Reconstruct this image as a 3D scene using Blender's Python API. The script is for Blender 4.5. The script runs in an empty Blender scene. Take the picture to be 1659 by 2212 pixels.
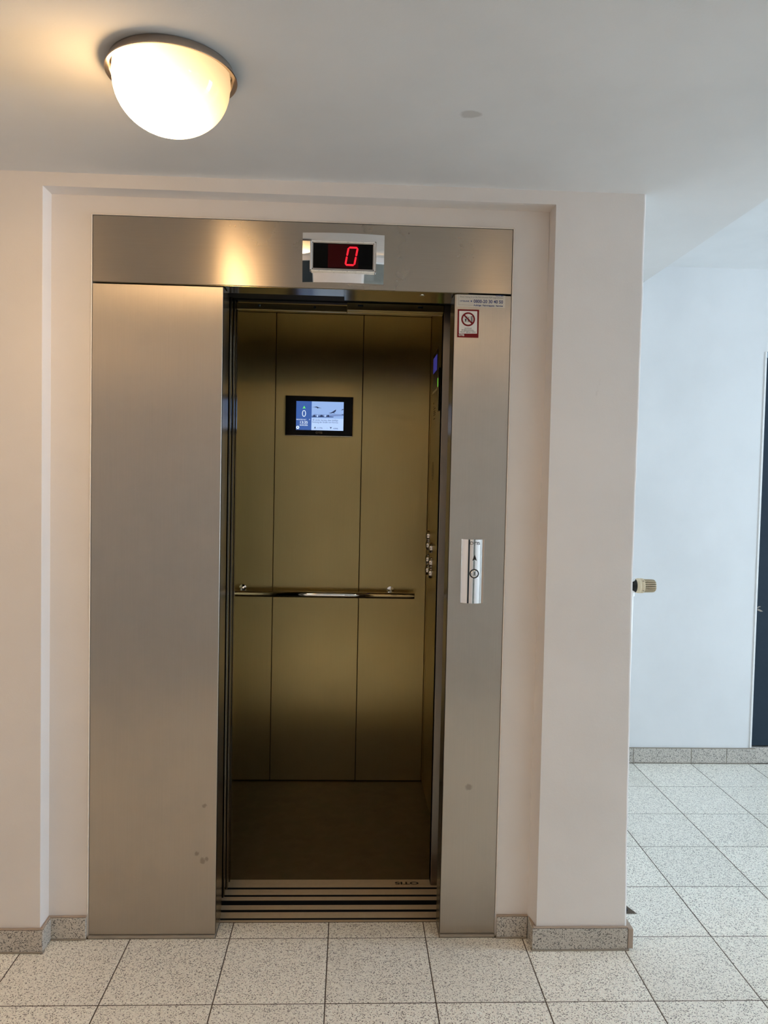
import bpy, bmesh, math, random
from mathutils import Vector, Matrix
random.seed(7)
scn = bpy.context.scene
COL = scn.collection

# ------------------------------------------------------------------ camera
CAM = Vector((0.0248, -2.3456, 1.4055))
R_ = Vector((0.99889126, -0.04216036, 0.02094664))
U_ = Vector((-0.01923601, 0.04057915, 0.99899115))
F_ = Vector((0.04296782, 0.99828645, -0.03972317))
cd = bpy.data.cameras.new('camera')
cam = bpy.data.objects.new('camera', cd); COL.objects.link(cam)
cam.matrix_world = Matrix(((R_.x, U_.x, -F_.x, CAM.x), (R_.y, U_.y, -F_.y, CAM.y), (R_.z, U_.z, -F_.z, CAM.z), (0, 0, 0, 1)))
cd.sensor_fit = 'VERTICAL'; cd.sensor_height = 36.0; cd.lens = 1680.0166 / 2212 * 36.0
cd.clip_start = 0.02
scn.camera = cam

# ------------------------------------------------------------------ world, daylight, exposure
w = bpy.data.worlds.new('overcast_sky'); scn.world = w; w.use_nodes = True
bg = w.node_tree.nodes['Background']
bg.inputs[0].default_value = (0.74, 0.89, 1.12, 1); bg.inputs[1].default_value = 35.0
LAMP_W = 9.0
vs = scn.view_settings
vs.view_transform = 'Standard'; vs.look = 'None'; vs.gamma = 1.0; vs.exposure = 0.15; vs.use_curve_mapping = False
cy = scn.cycles
cy.max_bounces = 9; cy.diffuse_bounces = 6; cy.glossy_bounces = 5; cy.transmission_bounces = 2; cy.transparent_max_bounces = 6
cy.use_adaptive_sampling = True; cy.adaptive_threshold = 0.015
cy.sample_clamp_indirect = 6.0; cy.caustics_reflective = False; cy.caustics_refractive = False; cy.blur_glossy = 0.5
cy.use_denoising = True

def portal(name, loc, rot, sx, sy):
    l = bpy.data.lights.new(name, 'AREA'); l.shape = 'RECTANGLE'; l.size = sx; l.size_y = sy
    l.cycles.is_portal = True
    o = bpy.data.objects.new(name, l); COL.objects.link(o); o.location = loc; o.rotation_euler = rot
    return o
# the window that lets the sky in (right wall, out of frame)
WY0, WY1, WZ0, WZ1 = -0.97, -0.05, 0.10, 2.40
EX0, EX1, EZ1 = 0.50, 1.40, 2.05
portal('window_daylight', (6.07, (WY0 + WY1) / 2, (WZ0 + WZ1) / 2), (0, math.radians(90), 0), WZ1 - WZ0, WY1 - WY0)

# ------------------------------------------------------------------ helpers
def lin(c):
    f = lambda v: (v / 12.92) if v <= 0.04045 else ((v + 0.055) / 1.055) ** 2.4
    return tuple(f(v / 255.0) for v in c) + (1.0,)

class NT:
    def __init__(s, name):
        s.m = bpy.data.materials.new(name); s.m.use_nodes = True
        s.t = s.m.node_tree; s.b = s.t.nodes['Principled BSDF']; s.out = s.t.nodes['Material Output']
    def n(s, typ, **kw):
        nd = s.t.nodes.new(typ)
        for k, v in kw.items():
            if k.startswith('i_'):
                key = k[2:]
                nd.inputs[int(key) if key.isdigit() else key].default_value = v
            else: setattr(nd, k, v)
        return nd
    def l(s, a, b): s.t.links.new(a, b)
    def pos(s): return s.n('ShaderNodeNewGeometry').outputs['Position']
    def noise(s, scale, vec=None, detail=2.0, rough=0.5):
        nd = s.n('ShaderNodeTexNoise'); nd.inputs['Scale'].default_value = scale
        nd.inputs['Detail'].default_value = detail; nd.inputs['Roughness'].default_value = rough
        s.l(vec if vec is not None else s.pos(), nd.inputs['Vector']); return nd
    def ramp(s, fac, stops):
        r = s.n('ShaderNodeValToRGB'); e = r.color_ramp.elements
        e[0].position, e[0].color = stops[0]; e[1].position, e[1].color = stops[-1]
        for p, c in stops[1:-1]:
            x = e.new(p); x.color = c
        s.l(fac, r.inputs[0]); return r.outputs[0]
    def math(s, op, a, b=None):
        nd = s.n('ShaderNodeMath'); nd.operation = op
        for i, v in enumerate((a, b)):
            if v is None: continue
            if isinstance(v, (int, float)): nd.inputs[i].default_value = v
            else: s.l(v, nd.inputs[i])
        return nd.outputs[0]
    def mix(s, fac, a, b):
        nd = s.n('ShaderNodeMix'); nd.data_type = 'RGBA'
        for i, v in ((0, fac), (6, a), (7, b)):
            if isinstance(v, (int, float, tuple)): nd.inputs[i].default_value = v
            else: s.l(v, nd.inputs[i])
        return nd.outputs[2]
    def bump(s, h, strength, dist):
        nd = s.n('ShaderNodeBump'); nd.inputs['Strength'].default_value = strength; nd.inputs['Distance'].default_value = dist
        s.l(h, nd.inputs['Height']); s.l(nd.outputs[0], s.b.inputs['Normal'])
    def set(s, **kw):
        for k, v in kw.items(): s.b.inputs[k.replace('_', ' ')].default_value = v
        return s

def plain(name, rgb, rough=0.5, metal=0.0, spec=0.5, emit=None, es=1.0):
    m = NT(name); m.set(Roughness=rough, Metallic=metal)
    c = lin(rgb); nz = m.noise(60.0, detail=3)
    dk = tuple(v * 0.93 for v in c[:3]) + (1,)
    m.l(m.ramp(nz.outputs[0], [(0.3, dk), (0.7, c)]), m.b.inputs['Base Color'])
    m.b.inputs['Specular IOR Level'].default_value = spec
    if emit:
        m.b.inputs['Emission Color'].default_value = lin(emit); m.b.inputs['Emission Strength'].default_value = es
    return m.m

def plaster(name, rgb, smudge=None, bump=0.12):
    m = NT(name); m.set(Roughness=0.75); m.b.inputs['Specular IOR Level'].default_value = 0.25
    c = lin(rgb); d = tuple(v * 0.93 for v in c[:3]) + (1,)
    big = m.noise(1.7, detail=4, rough=0.6)
    col = m.ramp(big.outputs[0], [(0.35, d), (0.62, c)])
    # scattered scuffs with a shape of their own
    mp = m.n('ShaderNodeMapping'); mp.inputs['Scale'].default_value = (5.0, 5.0, 2.2); mp.inputs['Rotation'].default_value = (0.4, 0.6, 0.3)
    m.l(m.pos(), mp.inputs[0])
    sc = m.noise(1.6, mp.outputs[0], detail=6, rough=0.72)
    f = m.ramp(sc.outputs[0], [(0.70, (0, 0, 0, 1)), (0.80, (0.35, 0.35, 0.35, 1))])
    col = m.mix(f, col, lin((128, 116, 104)))
    if smudge:
        loc, sx, sy, rgb2 = smudge
        vm = m.n('ShaderNodeVectorMath'); vm.operation = 'SUBTRACT'; m.l(m.pos(), vm.inputs[0]); vm.inputs[1].default_value = loc
        v2 = m.n('ShaderNodeVectorMath'); v2.operation = 'DIVIDE'; m.l(vm.outputs[0], v2.inputs[0]); v2.inputs[1].default_value = (sx, sy, 1.0)
        nz = m.noise(26.0, detail=3)
        v3 = m.n('ShaderNodeVectorMath'); v3.operation = 'MULTIPLY_ADD'; m.l(nz.outputs[1], v3.inputs[0])
        v3.inputs[1].default_value = (1.0, 1.0, 0.0); m.l(v2.outputs[0], v3.inputs[2])
        v4 = m.n('ShaderNodeVectorMath'); v4.operation = 'SUBTRACT'; m.l(v3.outputs[0], v4.inputs[0]); v4.inputs[1].default_value = (0.5, 0.5, 0)
        ln = m.n('ShaderNodeVectorMath'); ln.operation = 'LENGTH'; m.l(v4.outputs[0], ln.inputs[0])
        g = m.ramp(ln.outputs['Value'], [(0.75, (0.42, 0.42, 0.42, 1)), (1.0, (0, 0, 0, 1))])
        col = m.mix(g, col, lin(rgb2))
    m.l(col, m.b.inputs['Base Color'])
    a = m.noise(220.0, detail=4, rough=0.6); b = m.noise(28.0, detail=3)
    h = m.math('ADD', m.math('MULTIPLY', a.outputs[0], 0.4), b.outputs[0])
    m.bump(h, bump, 0.004)
    return m.m

def terrazzo(name, base, rough=0.42, chip=(92, 85, 78), amount=0.47):
    m = NT(name); m.set(Roughness=rough)
    oi = m.n('ShaderNodeObjectInfo')
    off = m.n('ShaderNodeVectorMath'); off.operation = 'MULTIPLY_ADD'
    cmb = m.n('ShaderNodeCombineXYZ'); m.l(oi.outputs['Random'], cmb.inputs[0]); m.l(oi.outputs['Random'], cmb.inputs[1]); m.l(oi.outputs['Random'], cmb.inputs[2])
    m.l(cmb.outputs[0], off.inputs[0]); off.inputs[1].default_value = (37.0, 53.0, 11.0); m.l(m.pos(), off.inputs[2])
    p = off.outputs[0]
    wob = m.noise(260.0, p, detail=1)
    pw = m.n('ShaderNodeVectorMath'); pw.operation = 'MULTIPLY_ADD'; m.l(wob.outputs[1], pw.inputs[0]); pw.inputs[1].default_value = (0.0045,) * 3; m.l(p, pw.inputs[2])
    vo = m.n('ShaderNodeTexVoronoi'); vo.inputs['Scale'].default_value = 320.0; m.l(pw.outputs[0], vo.inputs['Vector'])
    sep = m.n('ShaderNodeSeparateColor'); m.l(vo.outputs['Color'], sep.inputs[0])
    isd = m.math('LESS_THAN', sep.outputs[0], amount * 0.62)
    core = m.math('LESS_THAN', vo.outputs['Distance'], 0.52)
    dark = m.math('MULTIPLY', isd, core)
    b = lin(base); bl = tuple(min(1, v * 1.13) for v in b[:3]) + (1,); bd = tuple(v * 0.86 for v in b[:3]) + (1,)
    ground = m.ramp(sep.outputs[1], [(0.0, bd), (0.45, b), (1.0, bl)])
    chipc = m.ramp(sep.outputs[2], [(0.0, lin(chip)), (0.5, lin(tuple(v + 28 for v in chip))), (1.0, lin(tuple(v + 62 for v in chip)))])
    col = m.mix(dark, ground, chipc)
    tone = m.n('ShaderNodeMapRange'); m.l(oi.outputs['Random'], tone.inputs[0]); tone.inputs[3].default_value = 0.98; tone.inputs[4].default_value = 1.06
    hs = m.n('ShaderNodeHueSaturation'); m.l(tone.outputs[0], hs.inputs['Value']); m.l(col, hs.inputs['Color'])
    grime = m.noise(4.0, detail=4)
    col = m.mix(m.ramp(grime.outputs[0], [(0.58, (0, 0, 0, 1)), (0.90, (0.28, 0.28, 0.28, 1))]), hs.outputs[0], lin((150, 132, 104)))
    m.l(col, m.b.inputs['Base Color'])
    m.l(m.ramp(grime.outputs[0], [(0.3, (rough - .06,) * 3 + (1,)), (0.8, (rough + .15,) * 3 + (1,))]), m.b.inputs['Roughness'])
    return m.m

def brushed(name, rgb, rough, grain, aniso=0.85, smear=0.10, blot=0.80, spots=()):
    """stainless steel; grain = direction the brush lines run ('x','y','z')"""
    m = NT(name); m.set(Metallic=1.0); m.b.inputs['Anisotropic'].default_value = aniso
    blur = {'x': (0, 0, 1), 'z': (1, 0, 0), 'zy': (0, 1, 0), 'y': (1, 0, 0)}[grain]   # reflections smear across the lines
    cv = m.n('ShaderNodeCombineXYZ'); [setattr(cv.inputs[i], 'default_value', float(v)) for i, v in enumerate(blur)]
    m.l(cv.outputs[0], m.b.inputs['Tangent'])
    mp = m.n('ShaderNodeMapping'); m.l(m.pos(), mp.inputs[0])
    mp.inputs['Scale'].default_value = {'x': (6, 400, 400), 'z': (400, 400, 6), 'zy': (400, 400, 6), 'y': (400, 6, 400)}[grain]
    ln = m.noise(1.0, mp.outputs[0], detail=3)
    c = lin(rgb); d = tuple(v * 0.965 for v in c[:3]) + (1,)
    col = m.ramp(ln.outputs[0], [(0.3, d), (0.7, c)])
    sm = m.noise(3.2, detail=6, rough=0.62)
    f = m.ramp(sm.outputs[0], [(0.48, (0, 0, 0, 1)), (0.75, (0.5, 0.5, 0.5, 1))])
    col = m.mix(f, col, tuple(v * blot for v in c[:3]) + (1,))
    for loc, sz in spots:                                            # grubby finger marks
        vm = m.n('ShaderNodeVectorMath'); vm.operation = 'SUBTRACT'; m.l(m.pos(), vm.inputs[0]); vm.inputs[1].default_value = loc
        nz = m.noise(70.0, detail=2)
        v3 = m.n('ShaderNodeVectorMath'); v3.operation = 'MULTIPLY_ADD'; m.l(nz.outputs[1], v3.inputs[0]); v3.inputs[1].default_value = (.014, 0, .014); m.l(vm.outputs[0], v3.inputs[2])
        v4 = m.n('ShaderNodeVectorMath'); v4.operation = 'SUBTRACT'; m.l(v3.outputs[0], v4.inputs[0]); v4.inputs[1].default_value = (.007, 0, .007)
        ln_ = m.n('ShaderNodeVectorMath'); ln_.operation = 'LENGTH'; m.l(v4.outputs[0], ln_.inputs[0])
        g = m.ramp(m.math('DIVIDE', ln_.outputs['Value'], sz), [(0.55, (.40, .40, .40, 1)), (1.0, (0, 0, 0, 1))])
        col = m.mix(g, col, lin((92, 80, 66)))
    m.l(col, m.b.inputs['Base Color'])
    m.l(m.ramp(sm.outputs[0], [(0.35, (rough,) * 3 + (1,)), (0.8, (rough + smear,) * 3 + (1,))]), m.b.inputs['Roughness'])
    return m.m

def emis(name, rgb, strength=1.0):
    m = NT(name); m.set(Roughness=0.4)
    c = lin(rgb); nz = m.noise(300.0)
    m.l(m.ramp(nz.outputs[0], [(0.0, tuple(v * .97 for v in c[:3]) + (1,)), (1.0, c)]), m.b.inputs['Emission Color'])
    m.b.inputs['Base Color'].default_value = (0.01, 0.01, 0.012, 1)
    m.b.inputs['Emission Strength'].default_value = strength
    return m.m

def glassy(name, tint, gloss=0.08):
    m = NT(name); t = m.n('ShaderNodeBsdfTransparent'); t.inputs[0].default_value = tint
    g = m.n('ShaderNodeBsdfGlossy'); g.inputs['Roughness'].default_value = 0.02
    mx = m.n('ShaderNodeMixShader'); mx.inputs[0].default_value = gloss
    m.l(t.outputs[0], mx.inputs[1]); m.l(g.outputs[0], mx.inputs[2]); m.l(mx.outputs[0], m.out.inputs[0])
    return m.m

def opal(strength):
    """lit opal glass: it glows, brightest next to the off-centre bulb inside, with a faint gloss"""
    m = NT('opal_glass')
    tc = m.n('ShaderNodeTexCoord')
    a = m.n('ShaderNodeVectorMath'); a.operation = 'SUBTRACT'; m.l(tc.outputs['Generated'], a.inputs[0]); a.inputs[1].default_value = (0.325, 0.46, 0.42)
    b = m.n('ShaderNodeVectorMath'); b.operation = 'MULTIPLY'; m.l(a.outputs[0], b.inputs[0]); b.inputs[1].default_value = (0.2424, 0.2424, 0.1295)
    d = m.n('ShaderNodeVectorMath'); d.operation = 'LENGTH'; m.l(b.outputs[0], d.inputs[0])
    e = m.math('MULTIPLY', m.math('POWER', m.math('DIVIDE', d.outputs['Value'], 0.10), -4.2), strength)
    em = m.n('ShaderNodeEmission'); em.inputs[0].default_value = (1.0, 0.64, 0.31, 1); m.l(e, em.inputs[1])
    gl = m.n('ShaderNodeBsdfGlossy'); gl.inputs['Roughness'].default_value = 0.08
    c = m.n('ShaderNodeMixShader'); c.inputs[0].default_value = 0.05; m.l(em.outputs[0], c.inputs[1]); m.l(gl.outputs[0], c.inputs[2])
    m.l(c.outputs[0], m.out.inputs[0]); return m.m

def lino():
    m = NT('marbled_linoleum'); m.set(Roughness=0.5)
    a = m.noise(7.0, detail=7, rough=0.65); b = m.noise(18.0, detail=5)
    c1 = m.ramp(a.outputs[0], [(0.32, lin((56, 42, 26))), (0.5, lin((70, 57, 35))), (0.68, lin((56, 55, 32)))])
    c2 = m.mix(m.ramp(b.outputs[0], [(0.45, (0, 0, 0, 1)), (0.7, (0.5, 0.5, 0.5, 1))]), c1, lin((88, 70, 50)))
    m.l(c2, m.b.inputs['Base Color']); return m.m

M = {}
M['wall'] = plaster('painted_plaster', (230, 224, 219))
M['wallw'] = plaster('painted_plaster_far', (226, 227, 227), bump=0.06)
M['ceil'] = plaster('painted_ceiling', (219, 218, 216), smudge=((0.286, -0.512, 2.2614), 0.026, 0.022, (150, 142, 132)), bump=0.10)
M['tile'] = terrazzo('terrazzo_tile', (246, 240, 228), amount=0.46, chip=(92, 85, 78))
M['skirt'] = terrazzo('terrazzo_skirting', (190, 184, 174), rough=0.3, chip=(52, 48, 46), amount=0.56)
M['grout'] = plain('grout', (92, 80, 68), 0.9)
M['mortar'] = plain('mortar_lip', (172, 154, 138), 0.9)
M['seal'] = plain('grey_sealant', (150, 140, 126), 0.7)
M['caulk'] = plain('white_caulk', (236, 226, 214), 0.6)
M['lintel'] = brushed('brushed_steel_across', (176, 167, 155), 0.265, 'x', smear=0.05, blot=.93)
M['jamb'] = brushed('brushed_steel_upright', (186, 177, 165), 0.34, 'z', spots=(((-.423, -.003, .262), .009), ((-.405, -.003, .240), .010), ((-.392, -.003, .245), .007), ((-.40, -.003, .41), .008), ((.405, -.003, .47), .012)))
M['reveal'] = brushed('brushed_steel_reveal', (176, 168, 152), 0.20, 'zy')
M['leaf'] = brushed('brushed_steel_door', (170, 160, 142), 0.20, 'zy')
M['carback'] = brushed('brushed_steel_car', (204, 186, 134), 0.30, 'z', smear=0.06, blot=.92)
M['carside'] = brushed('brushed_steel_car_side', (206, 188, 138), 0.33, 'zy', aniso=0.4, smear=0.03, blot=.96)
M['soffit'] = brushed('brushed_steel_soffit', (176, 160, 122), 0.16, 'y', aniso=0.0, smear=0.05, blot=.95)
M['alu'] = plain('ribbed_aluminium', (206, 188, 160), 0.5, 0.35)
M['chrome'] = NT('chrome').set(Metallic=1.0, Roughness=0.03, Base_Color=(0.86, 0.86, 0.86, 1)).m
M['chromew'] = NT('lamp_ring_metal').set(Metallic=1.0, Roughness=0.22, Base_Color=(0.55, 0.44, 0.36, 1)).m
M['chromeb'] = NT('satin_chrome').set(Metallic=1.0, Roughness=0.16, Base_Color=(0.62, 0.58, 0.54, 1)).m
M['black'] = plain('black_gloss', (3, 3, 3), 0.10, spec=0.12)
M['blackm'] = plain('black_matt', (10, 10, 10), 0.6)
M['dark'] = plain('dark_shaft', (22, 22, 24), 0.8)
M['lino'] = lino()
M['groove'] = plain('shaded_sill_groove', (26, 27, 29), 0.7, spec=0.2)  # shade inside the grooves and along the sill sides put into the colour
M['cushion'] = plain('rubber_gap', (50, 58, 64), 0.6)
M['doorblue'] = plain('dark_blue_paint', (40, 53, 64), 0.6, spec=0.15)
M['frameblue'] = plain('pale_blue_frame', (150, 168, 180), 0.45)
M['plate'] = plain('lamp_base_plate', (62, 58, 54), 0.6)
M['paintw'] = plain('white_enamel', (240, 240, 238), 0.35)
M['beige'] = plain('beige_plastic', (222, 204, 170), 0.45)
M['slot'] = plain('shaded_grip_slot', (140, 122, 88), 0.7)  # darker beige stands for the shade inside the open slots
M['beiged'] = plain('beige_plastic_ring', (226, 210, 178), 0.45)
M['glass'] = glassy('window_glass', (0.95, 0.97, 0.96, 1))
M['tint'] = glassy('tinted_glass', (0.075, 0.072, 0.062, 1))
M['red'] = plain('sticker_red', (118, 10, 16), 0.5, spec=0.25)
M['white'] = plain('sticker_white', (232, 228, 222), 0.5)
M['grey'] = plain('sticker_grey', (206, 200, 188), 0.4)
M['blue'] = plain('print_blue', (24, 48, 110), 0.5)
M['ink'] = plain('print_black', (28, 28, 30), 0.5)
M['inkg'] = plain('print_grey', (98, 96, 94), 0.5)
M['led'] = emis('led_red', (255, 20, 44), 1.25)
M['ledoff'] = plain('led_dark_filter', (14, 2, 2), 0.2, spec=0.12, emit=(60, 2, 4), es=0.35)
M['s_blue'] = emis('screen_blue', (58, 92, 160), 1.0)
M['s_sky'] = emis('screen_sky', (146, 176, 226), 1.0)
M['s_pale'] = emis('screen_pale', (180, 206, 248), 1.0)
M['s_haze'] = emis('screen_haze', (116, 140, 190), 1.0)
M['s_white'] = emis('screen_white', (226, 240, 255), 1.0)
M['s_green'] = emis('screen_green', (110, 240, 110), 1.0)
M['s_ink'] = emis('screen_ink', (62, 84, 132), 1.0)
M['s_dark'] = emis('screen_dark', (40, 52, 84), 1.0)
M['logo'] = plain('logo_gold', (150, 136, 110), 0.4)
M['d_blue'] = emis('panel_display_blue', (46, 44, 110), 1.0)
M['d_green'] = emis('panel_green_light', (120, 190, 60), 1.0)
M['amber'] = plain('amber_ring', (190, 140, 60), 0.4)

def link(name, me, mat, parent=None):
    o = bpy.data.objects.new(name, me); COL.objects.link(o)
    if mat is not None and not me.materials: me.materials.append(mat)
    if parent is not None: o.parent = parent
    return o

def from_bm(name, bm, mat, parent=None, smooth=False, ang=None):
    bmesh.ops.recalc_face_normals(bm, faces=bm.faces)
    me = bpy.data.meshes.new(name); bm.to_mesh(me); bm.free()
    if smooth:
        for p in me.polygons: p.use_smooth = True
        if ang: me.set_sharp_from_angle(angle=math.radians(ang))
    return link(name, me, mat, parent)

def addbox(bm, x0, x1, y0, y1, z0, z1, bev=0.0, seg=1):
    r = bmesh.ops.create_cube(bm, size=1.0)
    for v in r['verts']:
        v.co = Vector((x0 + (v.co.x + .5) * (x1 - x0), y0 + (v.co.y + .5) * (y1 - y0), z0 + (v.co.z + .5) * (z1 - z0)))
    if bev > 0:
        es = list({e for v in r['verts'] for e in v.link_edges})
        bmesh.ops.bevel(bm, geom=es, offset=bev, segments=seg, affect='EDGES', profile=0.5)

def box(name, x0, x1, y0, y1, z0, z1, mat, parent=None, bev=0.0, seg=1):
    bm = bmesh.new(); addbox(bm, x0, x1, y0, y1, z0, z1, bev, seg); return from_bm(name, bm, mat, parent)

def poly(name, pts, depth, mat, parent=None):
    """flat polygon pts (3D, planar) with a small thickness along vector depth"""
    bm = bmesh.new(); a = [bm.verts.new(p) for p in pts]; b = [bm.verts.new(Vector(p) + Vector(depth)) for p in pts]
    bm.faces.new(a); bm.faces.new(b[::-1]); n = len(pts)
    for i in range(n): bm.faces.new((a[i], b[i], b[(i + 1) % n], a[(i + 1) % n]))
    return from_bm(name, bm, mat, parent)

def lathe_bm(bm, prof, center, axis='z', n=48, close=False):
    c = Vector(center); rings = []
    for r, h in prof:
        ring = []
        if r < 1e-6:
            v = {'z': Vector((0, 0, h)), 'x': Vector((h, 0, 0)), 'y': Vector((0, h, 0))}[axis]
            ring = [bm.verts.new(c + v)]
        else:
            for i in range(n):
                a = 2 * math.pi * i / n; p, q = r * math.cos(a), r * math.sin(a)
                v = {'z': Vector((p, q, h)), 'x': Vector((h, p, q)), 'y': Vector((p, h, q))}[axis]
                ring.append(bm.verts.new(c + v))
        rings.append(ring)
    prs = list(zip(rings, rings[1:])) + ([(rings[-1], rings[0])] if close else [])
    for A, B in prs:
        for i in range(n):
            j = (i + 1) % n
            if len(A) == 1 and len(B) == 1: continue
            if len(A) == 1: bm.faces.new((A[0], B[i], B[j]))
            elif len(B) == 1: bm.faces.new((A[i], B[0], A[j]))
            else: bm.faces.new((A[i], B[i], B[j], A[j]))

def lathe(name, prof, center, mat, parent=None, axis='z', n=48, close=False, ang=40):
    bm = bmesh.new(); lathe_bm(bm, prof, center, axis, n, close); return from_bm(name, bm, mat, parent, True, ang)

def empty(name, loc=(0, 0, 0)):
    o = bpy.data.objects.new(name, None); COL.objects.link(o); o.empty_display_size = 0.05
    return o

def tag(o, label, cat, group=None):
    o['label'] = label; o['category'] = cat
    if group: o['group'] = group
    return o

def struct(o, label=None, cat=None):
    o['kind'] = 'structure'
    if label: o['label'] = label
    if cat: o['category'] = cat
    return o

_tc = {}
def text(s, x0, x1, z0, z1, place, mat, parent, bold=0.0, name='lettering', fit='both'):
    """lettering filled into the box x0..x1, z0..z1; place maps (x,z)->3D"""
    key = (s, bold)
    if key not in _tc:
        cu = bpy.data.curves.new('t', 'FONT'); cu.body = s; cu.size = 1.0; cu.offset = bold; cu.resolution_u = 5
        o = bpy.data.objects.new('t', cu); COL.objects.link(o)
        dg = bpy.context.evaluated_depsgraph_get(); dg.update()
        me = bpy.data.meshes.new_from_object(o.evaluated_get(dg))
        _tc[key] = ([v.co.copy() for v in me.vertices], [tuple(p.vertices) for p in me.polygons])
        bpy.data.objects.remove(o); bpy.data.curves.remove(cu); bpy.data.meshes.remove(me)
    vs_, fs = _tc[key]
    ax, bx = min(v.x for v in vs_), max(v.x for v in vs_); az, bz = min(v.y for v in vs_), max(v.y for v in vs_)
    sx = (x1 - x0) / (bx - ax); sz = (z1 - z0) / (bz - az)
    me = bpy.data.meshes.new(name)
    me.from_pydata([tuple(place(x0 + (v.x - ax) * sx, z0 + (v.y - az) * sz)) for v in vs_], [], fs); me.update()
    return link(name, me, mat, parent)

def affine(TL, TR, BL, X0, X1, Z0, Z1):
    """crop pixel -> (x,z) on a wall plane, from three corners of the thing in that crop"""
    a, b = TR[0] - TL[0], BL[0] - TL[0]; c, d = TR[1] - TL[1], BL[1] - TL[1]; det = a * d - b * c
    def f(cu, cv):
        p, q = cu - TL[0], cv - TL[1]
        u = (p * d - b * q) / det; v = (a * q - p * c) / det
        return X0 + u * (X1 - X0), Z1 - v * (Z1 - Z0)
    return f

def interp(tab, z):
    tab = sorted(tab)
    if z <= tab[0][0]: return tab[0][1]
    for (a, va), (b, vb) in zip(tab, tab[1:]):
        if z <= b: return va + (vb - va) * (z - a) / (b - a)
    return tab[-1][1]

def loft(bm, section, zs):
    rings = [[bm.verts.new((x, y, z)) for x, y in section(z)] for z in zs]
    n = len(rings[0])
    for A, B in zip(rings, rings[1:]):
        for i in range(n): bm.faces.new((A[i], A[(i + 1) % n], B[(i + 1) % n], B[i]))
    bm.faces.new(rings[0]); bm.faces.new(rings[-1][::-1])

# ------------------------------------------------------------------ measures (metres)
ZC = 2.2614; YW = -0.065; FL, FR, ZT, ZL = -0.745, 0.495, 2.166, 1.974; JL, JR = -0.364, 0.325
S = 0.30; TX, TY = -0.0189, -0.0065; YB = 1.503; CE = 1.235; ZU = 2.50
RX0, RX1, RY0 = -2.2, 6.0, -3.2

# ------------------------------------------------------------------ floor
bm = bmesh.new()
addbox(bm, RX0 - .1, RX1 + .1, RY0 - .1, TY, -0.04, -0.0008)
addbox(bm, 0.84, RX1 + .1, TY, YB + .1, -0.04, -0.0008)
addbox(bm, RX0 - .1, 0.84, TY, 0.0796, -0.04, -0.0008)
floor = struct(from_bm('floor', bm, M['grout']), 'speckled terrazzo tile floor of the hallway')
def tile_mesh(x0, x1, y0, y1):
    bm = bmesh.new(); g = 0.0016
    addbox(bm, x0 + g, x1 - g, y0 + g, y1 - g, -0.012, 0.0)
    top = [e for e in bm.edges if all(abs(v.co.z) < 1e-6 for v in e.verts)]
    bmesh.ops.bevel(bm, geom=top, offset=0.0007, segments=1, affect='EDGES')
    bmesh.ops.recalc_face_normals(bm, faces=bm.faces)
    me = bpy.data.meshes.new('tile'); bm.to_mesh(me); bm.free(); me.materials.append(M['tile']); return me
box('floor_slab', TX + 11 * S, RX1 + .1, RY0 - .1, YB + .1, -.012, 0.0, M['tile'], floor)
TM = tile_mesh(0, S, 0, S)
for j in range(-10, 5):
    for i in range(-7, 11):
        if j >= 0 and i < 3: continue
        o = link('tile', TM, None, floor); o.location = (TX + i * S, TY + j * S, random.uniform(-0.0004, 0.0))
xs = [JL, TX - S, TX, TX + S, JR]
for a, b in zip(xs, xs[1:]): link('tile', tile_mesh(a, b, TY, 0.079), None, floor)

# ------------------------------------------------------------------ ceiling
bm = bmesh.new(); addbox(bm, RX0 - .1, CE, RY0 - .1, YB + .1, ZC, ZU + .1)
ceiling = struct(from_bm('ceiling', bm, M['ceil']), 'painted ceiling above the lift hall')
struct(box('ceiling_stairwell', CE, RX1 + .1, RY0 - .1, YB + .1, ZU, ZU + .1, M['wallw']), 'higher ceiling beyond the pillar')

# ------------------------------------------------------------------ walls
rng = random.Random(3)
ZS = [0.0] + [0.07 + k * (ZC - 0.07) / 40 for k in range(41)]
wob = {z: rng.uniform(-0.0008, 0.0008) for z in ZS}
XE = [(0, .891), (.07, .889), (.3, .884), (.64, .8795), (1.1, .8728), (1.475, .8733), (1.884, .8745), (2.26, .874)]
def pillar(z):
    xe = interp(XE, z) + wob[z]; xin = interp([(0, .5972), (2.22, .6061)], z); xo = interp([(0, .6112), (2.22, .6074)], z)
    return [(xin, .079), (xin, 0.0), (xo, YW), (xe - .007, YW), (xe - .003, YW + .0012), (xe - .0008, YW + .004), (xe, YW + .008), (xe, YB), (.80, YB), (.80, .079)]
bm = bmesh.new(); loft(bm, pillar, ZS)
def leftw(z): return [(RX0, .079), (RX0, YW), (-.8658, YW), (-.8646, YW + .0012), (-.8650, 0.0), (-.8650, .079)]
loft(bm, leftw, [0.0, ZC])
addbox(bm, -.8658, .6074, YW, .079, 2.2226, ZC)                       # band above the recess
addbox(bm, -.87, FL - .001, 0.0, .079, 0, 2.2226)                  # recess plaster beside the lift frame
addbox(bm, FR + .001, .605, 0.0, .079, 0, 2.2226)
addbox(bm, FL - .001, FR + .001, 0.0, .079, ZT + .001, 2.2226)
struct(from_bm('wall_front', bm, M['wall']), 'cream painted wall with a shallow recess around the lift')
bm = bmesh.new()
for (a, b, c) in ((FL - .006, FL - .001, 'v'), (FR + .001, FR + .005, 'v')):
    addbox(bm, a, b, -.004, .002, 0.075, ZT + .004, 0.0012)
addbox(bm, FL - .006, FR + .005, -.004, .002, ZT + .001, ZT + .005, 0.0012)
struct(from_bm('trim_1', bm, M['caulk']), 'thin white bead of filler around the steel lift frame')

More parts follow.
